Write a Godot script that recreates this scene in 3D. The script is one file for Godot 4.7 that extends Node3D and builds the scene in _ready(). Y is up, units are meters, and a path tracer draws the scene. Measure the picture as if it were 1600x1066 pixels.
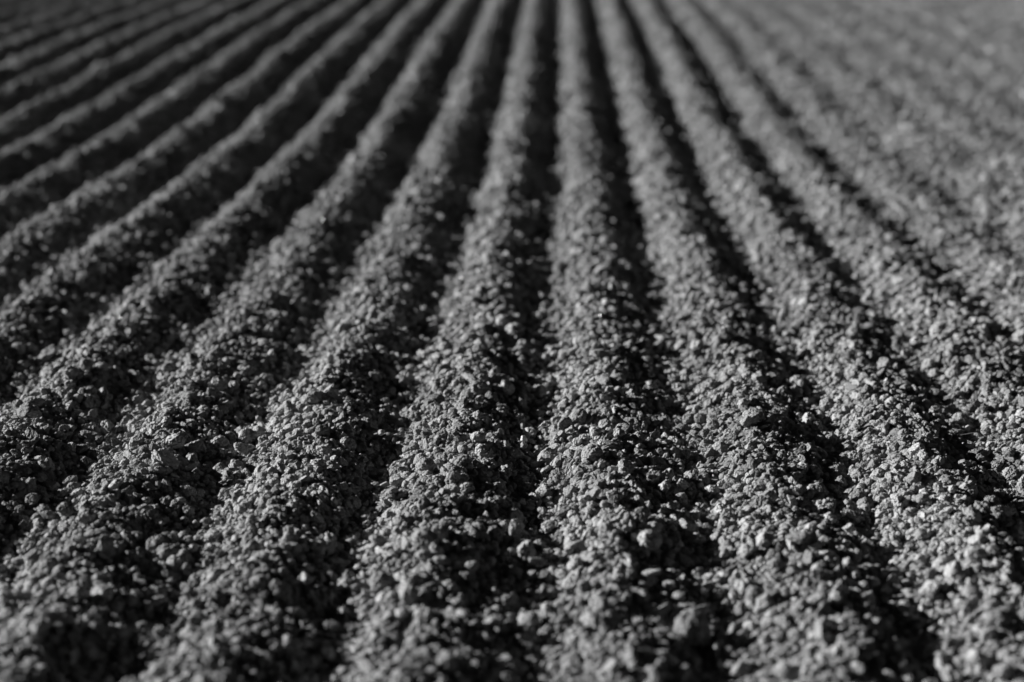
extends Node3D
# A tilled field of parallel soil ridges strewn with clods, in low side light. Ridges run along -z.

const S := 0.30            # distance between ridges
const CREST := 0.037       # furrow to crest
const PHASE := 0.36        # where the middle ridge's crest lies, in ridge spacings
const CAM_H := 1.134
const FOCUS := 3.66
const FOCAL := 65.3        # mm on a 24 mm high frame
const FSTOP := 1.9
const PITCH := -14.52
const YAW := 1.48
const R_MIN := -24
const R_MAX := 21
const NEAR_Z := 1.9
const FAR_Z := 45.0
const STEP := 0.0062       # rows grow with the distance
const ACROSS := 24

var rng := RandomNumberGenerator.new()
var nz_hump := FastNoiseLite.new()
var nz_lump := FastNoiseLite.new()
var nz_fine := FastNoiseLite.new()
var nz_wob := FastNoiseLite.new()
var nz_rock := FastNoiseLite.new()
var nz_patch := FastNoiseLite.new()
var soil_mat: StandardMaterial3D
var clod_mat: StandardMaterial3D
var clod_meshes: Array = []
var clod_mats: Array = []
var crumb_meshes: Array = []
var rows := PackedFloat32Array()      # distance of each row of the ridge sheets
var grids := {}                       # ridge number -> heights
var used := {}

const SHAPES := ["angular", "flat", "rounded", "elongated", "wedge-shaped", "knobbly"]
const CLOD_KIND := [0, 1, 4, 0, 3, 5, 0, 1, 4, 0, 2, 4, 0, 1, 4, 3, 0, 5, 4, 1, 0, 3, 2, 4]
const NTH := ["nearest", "second nearest", "third nearest", "fourth nearest", "fifth nearest", "sixth nearest", "seventh nearest", "eighth nearest", "ninth nearest", "tenth nearest", "eleventh nearest", "twelfth nearest", "thirteenth nearest", "fourteenth nearest", "fifteenth nearest", "sixteenth nearest"]
const ORD := ["", "first", "second", "third", "fourth", "fifth", "sixth", "seventh", "eighth", "ninth", "tenth", "eleventh", "twelfth", "thirteenth", "fourteenth", "fifteenth", "sixteenth", "seventeenth", "eighteenth", "nineteenth", "twentieth", "twenty-first", "twenty-second", "twenty-third", "twenty-fourth"]


func numbered(called: String) -> String:
	if not used.has(called):
		used[called] = 0
		return called
	used[called] += 1
	return "%s_%03d" % [called, used[called]]


func tag(o: Node, label: String, category: String, group := "", kind := "") -> void:
	o.set_meta("label", label)
	o.set_meta("category", category)
	if group:
		o.set_meta("group", group)
	if kind:
		o.set_meta("kind", kind)


func noise(n: FastNoiseLite, sd: int, freq: float, oct: int) -> void:
	n.seed = sd
	n.noise_type = FastNoiseLite.TYPE_SIMPLEX_SMOOTH
	n.frequency = freq
	n.fractal_type = FastNoiseLite.FRACTAL_FBM if oct > 1 else FastNoiseLite.FRACTAL_NONE
	n.fractal_octaves = oct
	n.fractal_gain = 0.5


# ---------- the shape of the ground
func height(x: float, z: float) -> float:
	var wx := x + 0.022 * nz_wob.get_noise_2d(x * 2.0, z) + 0.012 * nz_lump.get_noise_2d(x + 40.0, z * 0.6)
	var p := wx / S - PHASE
	var c := 0.5 + 0.5 * cos(TAU * p)
	var k := roundf(p)
	var hump := nz_hump.get_noise_2d(k * 37.0, z)
	var low := 1.12 + 0.16 * nz_wob.get_noise_1d(k * 51.0) - 0.64 * smoothstep(0.05, 1.9, x)
	low *= 1.0 + 0.9 * smoothstep(3.7, 8.5, -z) * (1.0 - smoothstep(0.3, 1.8, x))
	var y := CREST * low * (c * (1.0 + 0.27 * hump) - 0.5)
	var hollow := (z + 8.2) / 3.3                      # the field dips a little in the middle distance
	y -= 0.088 * exp(-hollow * hollow)
	y += 0.016 * nz_lump.get_noise_2d(x, z) + 0.008 * nz_fine.get_noise_2d(x, z)
	return y


func make_rows() -> void:
	var d := NEAR_Z
	while d < FAR_Z:
		rows.append(d)
		d *= 1.0 + STEP
	rows.append(FAR_Z)


func grid_height(k: int, u: float, d: float) -> float:
	var g: PackedFloat32Array = grids[k]
	var r := clampf(log(d / NEAR_Z) / log(1.0 + STEP), 0.0, rows.size() - 2.001)
	var a := clampf((u + 0.5) * ACROSS, 0.0, ACROSS - 0.001)
	var ri := int(r)
	var ai := int(a)
	var fr := r - ri
	var fa := a - ai
	var w := ACROSS + 1
	var i := ri * w + ai
	return lerpf(lerpf(g[i], g[i + 1], fa), lerpf(g[i + w], g[i + w + 1], fa), fr)


func ridge_x(k: int, u: float) -> float:
	return (k + PHASE + u) * S


func ridge_mesh(k: int) -> ArrayMesh:
	var w := ACROSS + 1
	var n := rows.size()
	var v := PackedVector3Array()
	var nrm := PackedVector3Array()
	var idx := PackedInt32Array()
	var g := PackedFloat32Array()
	v.resize(n * w)
	g.resize(n * w)
	nrm.resize(n * w)
	for r in n:
		for a in w:
			var x := ridge_x(k, float(a) / ACROSS - 0.5)
			var y := height(x, -rows[r])
			g[r * w + a] = y
			v[r * w + a] = Vector3(x, y, -rows[r])
	grids[k] = g
	for r in n:
		for a in w:
			var r0 := maxi(r - 1, 0)
			var r1 := mini(r + 1, n - 1)
			var a0 := maxi(a - 1, 0)
			var a1 := mini(a + 1, w - 1)
			nrm[r * w + a] = (v[r0 * w + a] - v[r1 * w + a]).cross(v[r * w + a1] - v[r * w + a0]).normalized()
	idx.resize((n - 1) * ACROSS * 6)
	var q := 0
	for r in n - 1:
		for a in ACROSS:
			var i := r * w + a
			idx[q] = i
			idx[q + 1] = i + w
			idx[q + 2] = i + 1
			idx[q + 3] = i + 1
			idx[q + 4] = i + w
			idx[q + 5] = i + w + 1
			q += 6
	var arr := []
	arr.resize(Mesh.ARRAY_MAX)
	arr[Mesh.ARRAY_VERTEX] = v
	arr[Mesh.ARRAY_NORMAL] = nrm
	arr[Mesh.ARRAY_INDEX] = idx
	var m := ArrayMesh.new()
	m.add_surface_from_arrays(Mesh.PRIMITIVE_TRIANGLES, arr)
	return m


# ---------- clods
func icosphere(sub: int) -> Array:
	var t := (1.0 + sqrt(5.0)) / 2.0
	var v: Array = [Vector3(-1, t, 0), Vector3(1, t, 0), Vector3(-1, -t, 0), Vector3(1, -t, 0), Vector3(0, -1, t), Vector3(0, 1, t), Vector3(0, -1, -t), Vector3(0, 1, -t), Vector3(t, 0, -1), Vector3(t, 0, 1), Vector3(-t, 0, -1), Vector3(-t, 0, 1)]
	for i in v.size():
		v[i] = v[i].normalized()
	var f := PackedInt32Array([0, 11, 5, 0, 5, 1, 0, 1, 7, 0, 7, 10, 0, 10, 11, 1, 5, 9, 5, 11, 4, 11, 10, 2, 10, 7, 6, 7, 1, 8, 3, 9, 4, 3, 4, 2, 3, 2, 6, 3, 6, 8, 3, 8, 9, 4, 9, 5, 2, 4, 11, 6, 2, 10, 8, 6, 7, 9, 8, 1])
	for s in sub:
		var cut := {}
		var nf := PackedInt32Array()
		for i in range(0, f.size(), 3):
			var m := [0, 0, 0]
			for e in 3:
				var a := f[i + e]
				var b := f[i + (e + 1) % 3]
				var key := mini(a, b) * 100000 + maxi(a, b)
				if not cut.has(key):
					cut[key] = v.size()
					v.append(((v[a] + v[b]) * 0.5).normalized())
				m[e] = cut[key]
			nf.append_array(PackedInt32Array([f[i], m[0], m[2], f[i + 1], m[1], m[0], f[i + 2], m[2], m[1], m[0], m[1], m[2]]))
		f = nf
	return [v, f]


func rock(ico: Array, kind: int, sd: int, rough: float) -> ArrayMesh:
	var r := RandomNumberGenerator.new()
	r.seed = sd * 7919 + 11
	var stretch := Vector3(r.randf_range(0.88, 1.1), r.randf_range(0.7, 0.85), r.randf_range(0.85, 1.1))
	var planes := 11
	var depth := Vector2(0.55, 0.9)
	if kind == 1:
		stretch = Vector3(1.1, 0.62, 0.98)
	elif kind == 2:
		planes = 5
		depth = Vector2(0.8, 1.0)
		stretch.y = 0.85
	elif kind == 3:
		stretch = Vector3(1.35, 0.68, 0.75)
	elif kind == 4:
		planes = 6
		depth = Vector2(0.45, 0.8)
	elif kind == 5:
		planes = 7
		depth = Vector2(0.7, 1.0)
	var pl: Array = []
	for i in planes:
		var n := Vector3(r.randfn(), r.randfn(), r.randfn()).normalized()
		pl.append([n, r.randf_range(depth.x, depth.y)])
	var off := Vector3(r.randf() * 90.0, r.randf() * 90.0, r.randf() * 90.0)
	var lump := 0.34 if kind == 5 else 0.18
	var src: Array = ico[0]
	var f: PackedInt32Array = ico[1]
	var v := PackedVector3Array()
	var col := PackedColorArray()
	for d: Vector3 in src:
		var sum := 1.0
		for p in pl:
			var c: float = d.dot(p[0])
			if c > 0.05:
				sum += pow(c / p[1], 22.0)
		var rad := pow(sum, -1.0 / 22.0)
		rad *= 1.0 + lump * nz_rock.get_noise_3dv(d * 1.3 + off)
		var g := nz_rock.get_noise_3dv(d * 5.0 + off)
		rad *= 1.0 + rough * g + rough * 0.7 * nz_rock.get_noise_3dv(d * 12.0 - off)
		v.append(d * rad * stretch)
		var t := clampf(0.92 + 0.35 * nz_rock.get_noise_3dv(d * 2.6 + off * 1.7), 0.6, 1.25)
		col.append(Color(t, t, t))
	var nrm := PackedVector3Array()
	nrm.resize(v.size())
	var idx := PackedInt32Array()
	for i in range(0, f.size(), 3):
		var n := (v[f[i + 1]] - v[f[i]]).cross(v[f[i + 2]] - v[f[i]])
		for e in 3:
			nrm[f[i + e]] += n
		idx.append_array(PackedInt32Array([f[i], f[i + 2], f[i + 1]]))
	for i in nrm.size():
		nrm[i] = nrm[i].normalized()
	var arr := []
	arr.resize(Mesh.ARRAY_MAX)
	arr[Mesh.ARRAY_VERTEX] = v
	arr[Mesh.ARRAY_NORMAL] = nrm
	arr[Mesh.ARRAY_COLOR] = col
	arr[Mesh.ARRAY_INDEX] = idx
	var m := ArrayMesh.new()
	m.add_surface_from_arrays(Mesh.PRIMITIVE_TRIANGLES, arr)
	return m


func grey(a: float) -> Color:
	return Color(a, a, a).linear_to_srgb()


func make_materials() -> void:
	var tn := FastNoiseLite.new()
	noise(tn, 5, 0.02, 5)
	var nt := NoiseTexture2D.new()
	nt.width = 512
	nt.height = 512
	nt.seamless = true
	nt.noise = tn
	var ramp := Gradient.new()
	ramp.set_color(0, Color(0.62, 0.62, 0.62))
	ramp.set_color(1, Color(1, 1, 1))
	nt.color_ramp = ramp
	var bn := FastNoiseLite.new()
	noise(bn, 9, 0.05, 5)
	var bt := NoiseTexture2D.new()
	bt.width = 512
	bt.height = 512
	bt.seamless = true
	bt.noise = bn
	soil_mat = StandardMaterial3D.new()
	soil_mat.resource_name = "soil"
	soil_mat.albedo_color = grey(0.23)
	soil_mat.albedo_texture = nt
	soil_mat.roughness = 0.95
	soil_mat.metallic_specular = 0.2
	soil_mat.uv1_triplanar = true
	soil_mat.uv1_world_triplanar = true
	soil_mat.uv1_scale = Vector3(4.0, 4.0, 4.0)
	soil_mat.heightmap_enabled = true
	soil_mat.heightmap_texture = bt
	soil_mat.heightmap_scale = 0.8
	clod_mat = StandardMaterial3D.new()
	clod_mat.resource_name = "clod"
	clod_mat.albedo_color = Color(1, 1, 1)
	clod_mat.vertex_color_use_as_albedo = true
	clod_mat.roughness = 0.85
	clod_mat.metallic_specular = 0.3
	clod_mat.uv1_triplanar = true
	clod_mat.uv1_scale = Vector3(0.45, 0.45, 0.45)
	clod_mat.normal_enabled = true
	var gn := FastNoiseLite.new()
	noise(gn, 15, 0.03, 4)
	var gt := NoiseTexture2D.new()
	gt.width = 256
	gt.height = 256
	gt.seamless = true
	gt.noise = gn
	gt.as_normal_map = true
	gt.bump_strength = 18.0
	clod_mat.normal_texture = gt
	clod_mat.normal_scale = 1.0


func clod_tone(x: float, z: float) -> float:
	var t := 0.255 * exp(0.26 * rng.randfn() + 0.35 * nz_patch.get_noise_2d(x, z * 0.6))
	return clampf(t, 0.12, 0.36)


func on_screen(p: Vector3) -> Vector3:                    # x, y in half frames and the depth along the lens axis
	var q := (Basis.from_euler(Vector3(deg_to_rad(PITCH), deg_to_rad(YAW), 0)).inverse()) * (p - Vector3(0, CAM_H, 0))
	return Vector3(q.x / -q.z * FOCAL / 18.0, q.y / -q.z * FOCAL / 12.0, -q.z)


func seat(k: int, u: float, d: float, size: float, lift: float) -> Transform3D:
	var e := 0.012
	var y := grid_height(k, u, d)
	var yl := grid_height(k, clampf(u - e / S, -0.5, 0.5), d)
	var yr := grid_height(k, clampf(u + e / S, -0.5, 0.5), d)
	var yn := grid_height(k, u, d - e)
	var yf := grid_height(k, u, d + e)
	var n := Vector3(yl - yr, 2.0 * e, yf - yn).normalized()
	n = (n + Vector3(rng.randfn(), rng.randfn(), rng.randfn()) * 0.38).normalized()
	var t := Vector3(rng.randfn(), rng.randfn(), rng.randfn())
	var bx := n.cross(t).normalized()
	var b := Basis(bx, n, bx.cross(n)).orthonormalized()
	var s := size * 0.5
	b = b * Basis.from_scale(Vector3(s * rng.randf_range(0.85, 1.2), s * rng.randf_range(0.85, 1.15), s * rng.randf_range(0.85, 1.2)))
	return Transform3D(b, Vector3(ridge_x(k, u), y + size * lift, -d))


func put_in(buf: PackedFloat32Array, t: Transform3D, c: float) -> void:
	var b := t.basis
	var o := t.origin
	buf.append_array(PackedFloat32Array([b.x.x, b.y.x, b.z.x, o.x, b.x.y, b.y.y, b.z.y, o.y, b.x.z, b.y.z, b.z.z, o.z, c, c, c, 1.0]))


func heap(parent: Node, called: String, m: Mesh, buf: PackedFloat32Array) -> void:
	if buf.is_empty():
		return
	var mm := MultiMesh.new()
	mm.transform_format = MultiMesh.TRANSFORM_3D
	mm.use_colors = true
	mm.mesh = m
	mm.instance_count = buf.size() / 16
	mm.buffer = buf
	var o := MultiMeshInstance3D.new()
	o.name = called
	o.multimesh = mm
	o.material_override = clod_mat
	o.set_meta("kind", "stuff")
	parent.add_child(o, true)


func ridge_words(k: int) -> String:
	if k == 0:
		return "the middle ridge"
	return "the %s ridge %s of middle" % [ORD[absi(k)], "left" if k < 0 else "right"]


func half_width(d: float) -> float:
	return d * 18.0 / FOCAL * 1.02


func _ready() -> void:
	# ---- camera
	var cam := Camera3D.new()
	cam.name = "camera"
	cam.position = Vector3(0, CAM_H, 0)
	cam.rotation_degrees = Vector3(PITCH, YAW, 0)
	var lens := CameraAttributesPhysical.new()
	lens.frustum_focal_length = FOCAL
	lens.frustum_focus_distance = FOCUS
	lens.exposure_aperture = FSTOP
	lens.frustum_near = 0.05
	lens.frustum_far = 4000.0
	cam.attributes = lens
	add_child(cam)
	cam.current = true
	# ---- sky
	var we := WorldEnvironment.new()
	we.name = "environment"
	var env := Environment.new()
	env.background_mode = Environment.BG_SKY
	var sky := Sky.new()
	var sm := ProceduralSkyMaterial.new()
	sm.sky_top_color = Color(0.30, 0.30, 0.30)
	sm.sky_horizon_color = Color(0.50, 0.50, 0.50)
	sm.sky_curve = 0.15
	sm.ground_bottom_color = Color(0.12, 0.12, 0.12)
	sm.ground_horizon_color = Color(0.3, 0.3, 0.3)
	sky.sky_material = sm
	env.sky = sky
	env.background_energy_multiplier = 0.055
	env.tonemap_mode = Environment.TONE_MAPPER_LINEAR
	env.tonemap_exposure = 2.2
	env.sdfgi_enabled = true
	env.ssao_enabled = true
	env.ssil_enabled = true
	we.environment = env
	add_child(we)
	# ---- sun, low from the left and a little ahead
	var sun := DirectionalLight3D.new()
	sun.name = "sun"
	sun.light_energy = 1.6
	sun.light_color = Color(1, 1, 1)
	sun.light_angular_distance = 0.5
	sun.shadow_enabled = true
	var elev := deg_to_rad(18.5)
	var azim := deg_to_rad(13.0)
	var travel := Vector3(cos(elev) * cos(azim), -sin(elev), cos(elev) * sin(azim))
	sun.basis = Basis.looking_at(travel, Vector3.UP)
	sun.position = Vector3(-20, 12, -12)
	add_child(sun)

	rng.seed = 20240
	noise(nz_hump, 3, 2.6, 2)
	noise(nz_lump, 4, 7.0, 2)
	noise(nz_fine, 6, 28.0, 2)
	noise(nz_wob, 8, 1.1, 2)
	noise(nz_rock, 10, 1.0, 2)
	noise(nz_patch, 12, 1.6, 2)
	make_materials()
	make_rows()

	# ---- ground under and beyond the ridges
	var gm := PlaneMesh.new()
	gm.size = Vector2(3000, 3000)
	var ground := MeshInstance3D.new()
	ground.name = numbered("ground")
	ground.mesh = gm
	ground.material_override = soil_mat
	ground.position = Vector3(0, -0.24, 0)
	tag(ground, "bare grey soil of the field under and beyond the ridges", "ground", "", "structure")
	add_child(ground)

	# ---- clod shapes
	var fine_ball := icosphere(4)
	var low_ball := icosphere(2)
	for i in 24:
		clod_meshes.append(rock(fine_ball, CLOD_KIND[i], i + 1, 0.09))
	for i in 8:
		crumb_meshes.append(rock(low_ball, [0, 5, 1, 0, 4, 5, 3, 0][i], 100 + i, 0.16))

	# ---- ridges with their loose clods
	var ridges := {}
	var big: Array = []
	for k in range(R_MIN, R_MAX + 1):
		var o := MeshInstance3D.new()
		o.name = numbered("soil_ridge")
		o.mesh = ridge_mesh(k)
		o.material_override = soil_mat
		tag(o, ("soil ridge strewn with clods, %s" % ridge_words(k)).replace("the middle ridge", "the one running down the middle").replace(" ridge left", " one left").replace(" ridge right", " one right"), "soil ridge", "parallel soil ridges of the tilled field", "structure")
		add_child(o)
		ridges[k] = o
	var bufs := {}
	for k in range(R_MIN, R_MAX + 1):
		var cb: Array = []
		for i in clod_meshes.size():
			cb.append(PackedFloat32Array())
		var fb: Array = []
		for i in crumb_meshes.size():
			fb.append(PackedFloat32Array())
		bufs[k] = [cb, fb]
		var kinds := 24 if absi(k) < 7 else 8
		var d := NEAR_Z + 0.05
		while d < 24.0:
			var len := 0.1 if d < 8.0 else 0.25
			var out := absf(ridge_x(k, 0)) - half_width(d + len) 
			if out > 1.3 or (out > 0.5 and d > 10.0):
				d += len
				continue
			var area := len * S
			var thin := 1.0 if out < 0.35 else 0.5
			# density per square metre of clods, gravel and crumbs
			var n_clod := 4200.0 * thin
			var n_grav := 5000.0 * thin
			var n_crumb := 4500.0 * thin
			if d > 6.5:
				n_clod = 3400.0
				n_grav = 1500.0
				n_crumb = 0.0
			elif d > 5.2:
				n_crumb = 2500.0
			if d > 10.0:
				n_clod = 2500.0
				n_grav = 0.0
			if d > 17.0:
				n_clod = 700.0
			for i in int(area * n_clod + rng.randf()):
				var u := rng.randf_range(-0.5, 0.5)
				var dd := d + rng.randf() * len
				var size := 0.0130 * pow(1.0 - rng.randf() * 0.975, -0.29)
				if rng.randf() < 0.012:
					size *= 1.5
				size = minf(size, 0.052)
				var v := rng.randi() % kinds
				var t := seat(k, u, dd, size, rng.randf_range(-0.05, 0.5))
				var tone := clod_tone(t.origin.x, t.origin.z)
				var big_enough := false
				if size > 0.021 and dd < 6.5:
					var sc := on_screen(t.origin)
					if absf(sc.x) < 0.97 and absf(sc.y) < 0.96:
						var px := size * FOCAL / 36.0 * 1600.0 / sc.z
						var blur := absf(1.0 / FOCUS - 1.0 / sc.z) * 2900.0 * FOCAL * 0.001 / FSTOP
						big.append([px - 0.75 * blur, k, u, size, v, t, tone])
						big_enough = true
				if not big_enough:
					put_in(cb[v], t, tone)
			for i in int(area * n_grav + rng.randf()):
				var size := rng.randf_range(0.0075, 0.0145)
				put_in(cb[rng.randi() % kinds], seat(k, rng.randf_range(-0.5, 0.5), d + rng.randf() * len, size, rng.randf_range(0.0, 0.42)), clod_tone(ridge_x(k, 0.0), -d))
			for i in int(area * n_crumb + rng.randf()):
				var size := rng.randf_range(0.003, 0.0075)
				put_in(fb[rng.randi() % 8], seat(k, rng.randf_range(-0.5, 0.5), d + rng.randf() * len, size, rng.randf_range(0.1, 0.6)), clod_tone(ridge_x(k, 0.0), -d))
			d += len
	big.sort_custom(func(a, b): return a[0] > b[0])
	for i in range(280, big.size()):
		var c: Array = big[i]
		put_in(bufs[c[1]][0][c[4]], c[5], c[6])
	var total := 0
	for k in bufs:
		for i in clod_meshes.size():
			total += bufs[k][0][i].size() / 16
			heap(ridges[k], "loose_clods", clod_meshes[i], bufs[k][0][i])
		for i in crumb_meshes.size():
			total += bufs[k][1][i].size() / 16
			heap(ridges[k], "loose_crumbs", crumb_meshes[i], bufs[k][1][i])
	print("copies ", total, " big ", big.size(), " ms ", Time.get_ticks_msec())

	details()

	# ---- the clods that show largest, each a thing of its own
	var top: Array = big.slice(0, 280)
	top.sort_custom(func(a, b): return a[5].origin.z > b[5].origin.z)
	var tones: Array = []
	for i in 4:
		var m := clod_mat.duplicate()
		m.albedo_color = grey([0.18, 0.23, 0.28, 0.34][i])
		tones.append(m)
	var count := {}
	for c in top:
		var o := MeshInstance3D.new()
		o.name = numbered("clod")
		o.mesh = clod_meshes[c[4]]
		o.material_override = tones[clampi(int((c[6] - 0.155) / 0.05), 0, 3)]
		o.transform = c[5]
		var u: float = c[2]
		var where := "on the crest of" if absf(u) < 0.12 else "in the furrow beside" if absf(u) > 0.4 else "on the sunlit flank of" if u < 0 else "on the shaded flank of"
		var what := "%s clod %s %s" % [SHAPES[CLOD_KIND[c[4]]], where, ridge_words(c[1])]
		count[what] = count.get(what, -1) + 1
		var label: String = what + ", " + NTH[mini(count[what], 15)]
		tag(o, label, "clod", "larger clods lying on the ridges")
		add_child(o)


func place_on(x: float, d: float) -> Vector3:
	var k := int(roundf(x / S - PHASE))
	return Vector3(x, grid_height(k, x / S - PHASE - k, d), -d)


func plate(r: float, thick: float) -> ArrayMesh:            # a chipped six-sided flake with a bevelled rim
	var st := SurfaceTool.new()
	st.begin(Mesh.PRIMITIVE_TRIANGLES)
	st.set_smooth_group(-1)
	var rim: Array = []
	for i in 6:
		var q := r * rng.randf_range(0.8, 1.15)
		rim.append(Vector3(cos(TAU * i / 6.0) * q, 0, sin(TAU * i / 6.0) * q))
	var up := Vector3(0, thick * 0.5, 0)
	for i in 6:
		var a: Vector3 = rim[i]
		var b: Vector3 = rim[(i + 1) % 6]
		for tri in [[up, a * 0.9 + up, b * 0.9 + up], [-up, b * 0.9 - up, a * 0.9 - up], [a * 0.9 + up, a, b], [a * 0.9 + up, b, b * 0.9 + up], [a, a * 0.9 - up, b], [b, a * 0.9 - up, b * 0.9 - up]]:
			for p in tri:
				st.add_vertex(p)
	st.generate_normals()
	return st.commit()


func twig_mesh(length: float, radius: float, bend: float) -> ArrayMesh:
	var st := SurfaceTool.new()
	st.begin(Mesh.PRIMITIVE_TRIANGLES)
	var n := 9
	var side := Vector3(rng.randf_range(-1, 1), 0, rng.randf_range(-1, 1)).normalized()
	var rings: Array = []
	for i in n + 1:
		var t := float(i) / n
		var c := Vector3(0, length * t, 0) + side * bend * length * t * t + Vector3(rng.randfn(), 0, rng.randfn()) * radius * 0.35
		var q := radius * lerpf(1.0, 0.45, t) * (0.05 if i == n else 1.0)
		var ring: Array = []
		for j in 6:
			ring.append(c + Vector3(cos(TAU * j / 6.0), 0, sin(TAU * j / 6.0)) * q)
		rings.append(ring)
	for i in n:
		for j in 6:
			var a: Vector3 = rings[i][j]
			var b: Vector3 = rings[i][(j + 1) % 6]
			var c: Vector3 = rings[i + 1][j]
			var e: Vector3 = rings[i + 1][(j + 1) % 6]
			for p in [a, b, c, b, e, c]:
				st.add_vertex(p)
	st.generate_normals()
	return st.commit()


func details() -> void:
	var towards_sun := get_node("sun").basis.z as Vector3
	var mica := StandardMaterial3D.new()
	mica.resource_name = "mica"
	mica.albedo_color = grey(0.55)
	mica.roughness = 0.27
	mica.metallic_specular = 0.6
	var spots := [[0.618, 6.973, "tiny shining mica flake on the second ridge right of middle, far and blurred"], [-1.112, 4.546, "tiny shining mica flake on the fourth ridge left of middle"], [-0.279, 5.158, "tiny shining mica flake on the first ridge left of middle"], [0.593, 5.113, "tiny shining mica flake low on the second ridge right of middle"], [-0.774, 5.976, "tiny shining mica flake on the third ridge left of middle, blurred"], [0.106, 4.598, "tiny shining mica flake on the middle ridge's crest"]]
	for s in spots:
		var o := MeshInstance3D.new()
		o.name = numbered("mica_flake")
		o.mesh = plate(s[1] * 0.00022, 0.0004)
		o.material_override = mica
		var p := place_on(s[0], s[1]) + Vector3(0, 0.024, 0)
		var n := (towards_sun + (Vector3(0, CAM_H, 0) - p).normalized()).normalized()
		var bx := n.cross(Vector3.FORWARD).normalized()
		o.transform = Transform3D(Basis(bx, n, bx.cross(n)), p)
		tag(o, s[2], "mica flake", "shining flakes among the clods")
		add_child(o)
	var white := clod_mat.duplicate() as StandardMaterial3D
	white.resource_name = "pale pebble"
	white.albedo_color = grey(0.62)
	white.roughness = 0.5
	for s in [[-0.07, 3.6, 0.019, "small whitish upright pebble in the furrow left of the middle ridge, in sharp focus"], [0.734, 4.016, 0.012, "small whitish pebble on the second ridge right of middle"], [-0.703, 3.927, 0.011, "small whitish pebble on the shaded side of the third ridge left of middle"]]:
		var o := MeshInstance3D.new()
		o.name = numbered("pale_pebble")
		o.mesh = rock(icosphere(3), 2, 300 + int(s[2] * 1000.0), 0.04)
		o.material_override = white
		o.transform = Transform3D(Basis.from_euler(Vector3(0.3, 1.0, 0.2)) * Basis.from_scale(Vector3(0.42, 0.68, 0.42) * s[2]), place_on(s[0], s[1]) + Vector3(0, s[2] * 0.75, 0))
		tag(o, s[3], "pebble", "whitish pebbles among the clods")
		add_child(o)
	var bark := StandardMaterial3D.new()
	bark.resource_name = "twig"
	bark.albedo_color = grey(0.07)
	bark.roughness = 0.9
	var straw := StandardMaterial3D.new()
	straw.resource_name = "straw"
	straw.albedo_color = grey(0.5)
	straw.roughness = 0.6
	for s in [[0.333, 3.736, 0.034, 0.0016, Vector3(0.1, 0, -0.05), false, "short dark twig stub standing upright on the first ridge right of middle"], [0.254, 3.766, 0.024, 0.0013, Vector3(0.2, 0, 0.15), true, "pale straw stub standing in the furrow right of the middle ridge"], [0.815, 3.68, 0.055, 0.0009, Vector3(1.1, 0.4, -0.7), false, "thin curved root thread lying between the second and third ridges right of middle"], [-0.432, 4.451, 0.05, 0.0012, Vector3(0.5, 0.3, 0.5), true, "thin pale straw leaning on the second ridge left of middle, behind the sharp band"], [-0.62, 3.7, 0.045, 0.0011, Vector3(1.2, 1.0, 0.3), true, "thin pale straw lying in the furrow left of the second ridge left of middle"], [1.02, 4.1, 0.05, 0.0012, Vector3(0.9, 0.2, 0.9), false, "thin dark twig lying on the third ridge right of middle"]]:
		var o := MeshInstance3D.new()
		o.name = numbered("straw" if s[5] else "twig")
		o.mesh = twig_mesh(s[2], s[3], 0.25)
		o.material_override = straw if s[5] else bark
		o.transform = Transform3D(Basis.from_euler(s[4]), place_on(s[0], s[1]) + Vector3(0, 0.006, 0))
		tag(o, s[6], "straw" if s[5] else "twig", "bits of straw and twig on the soil")
		add_child(o)
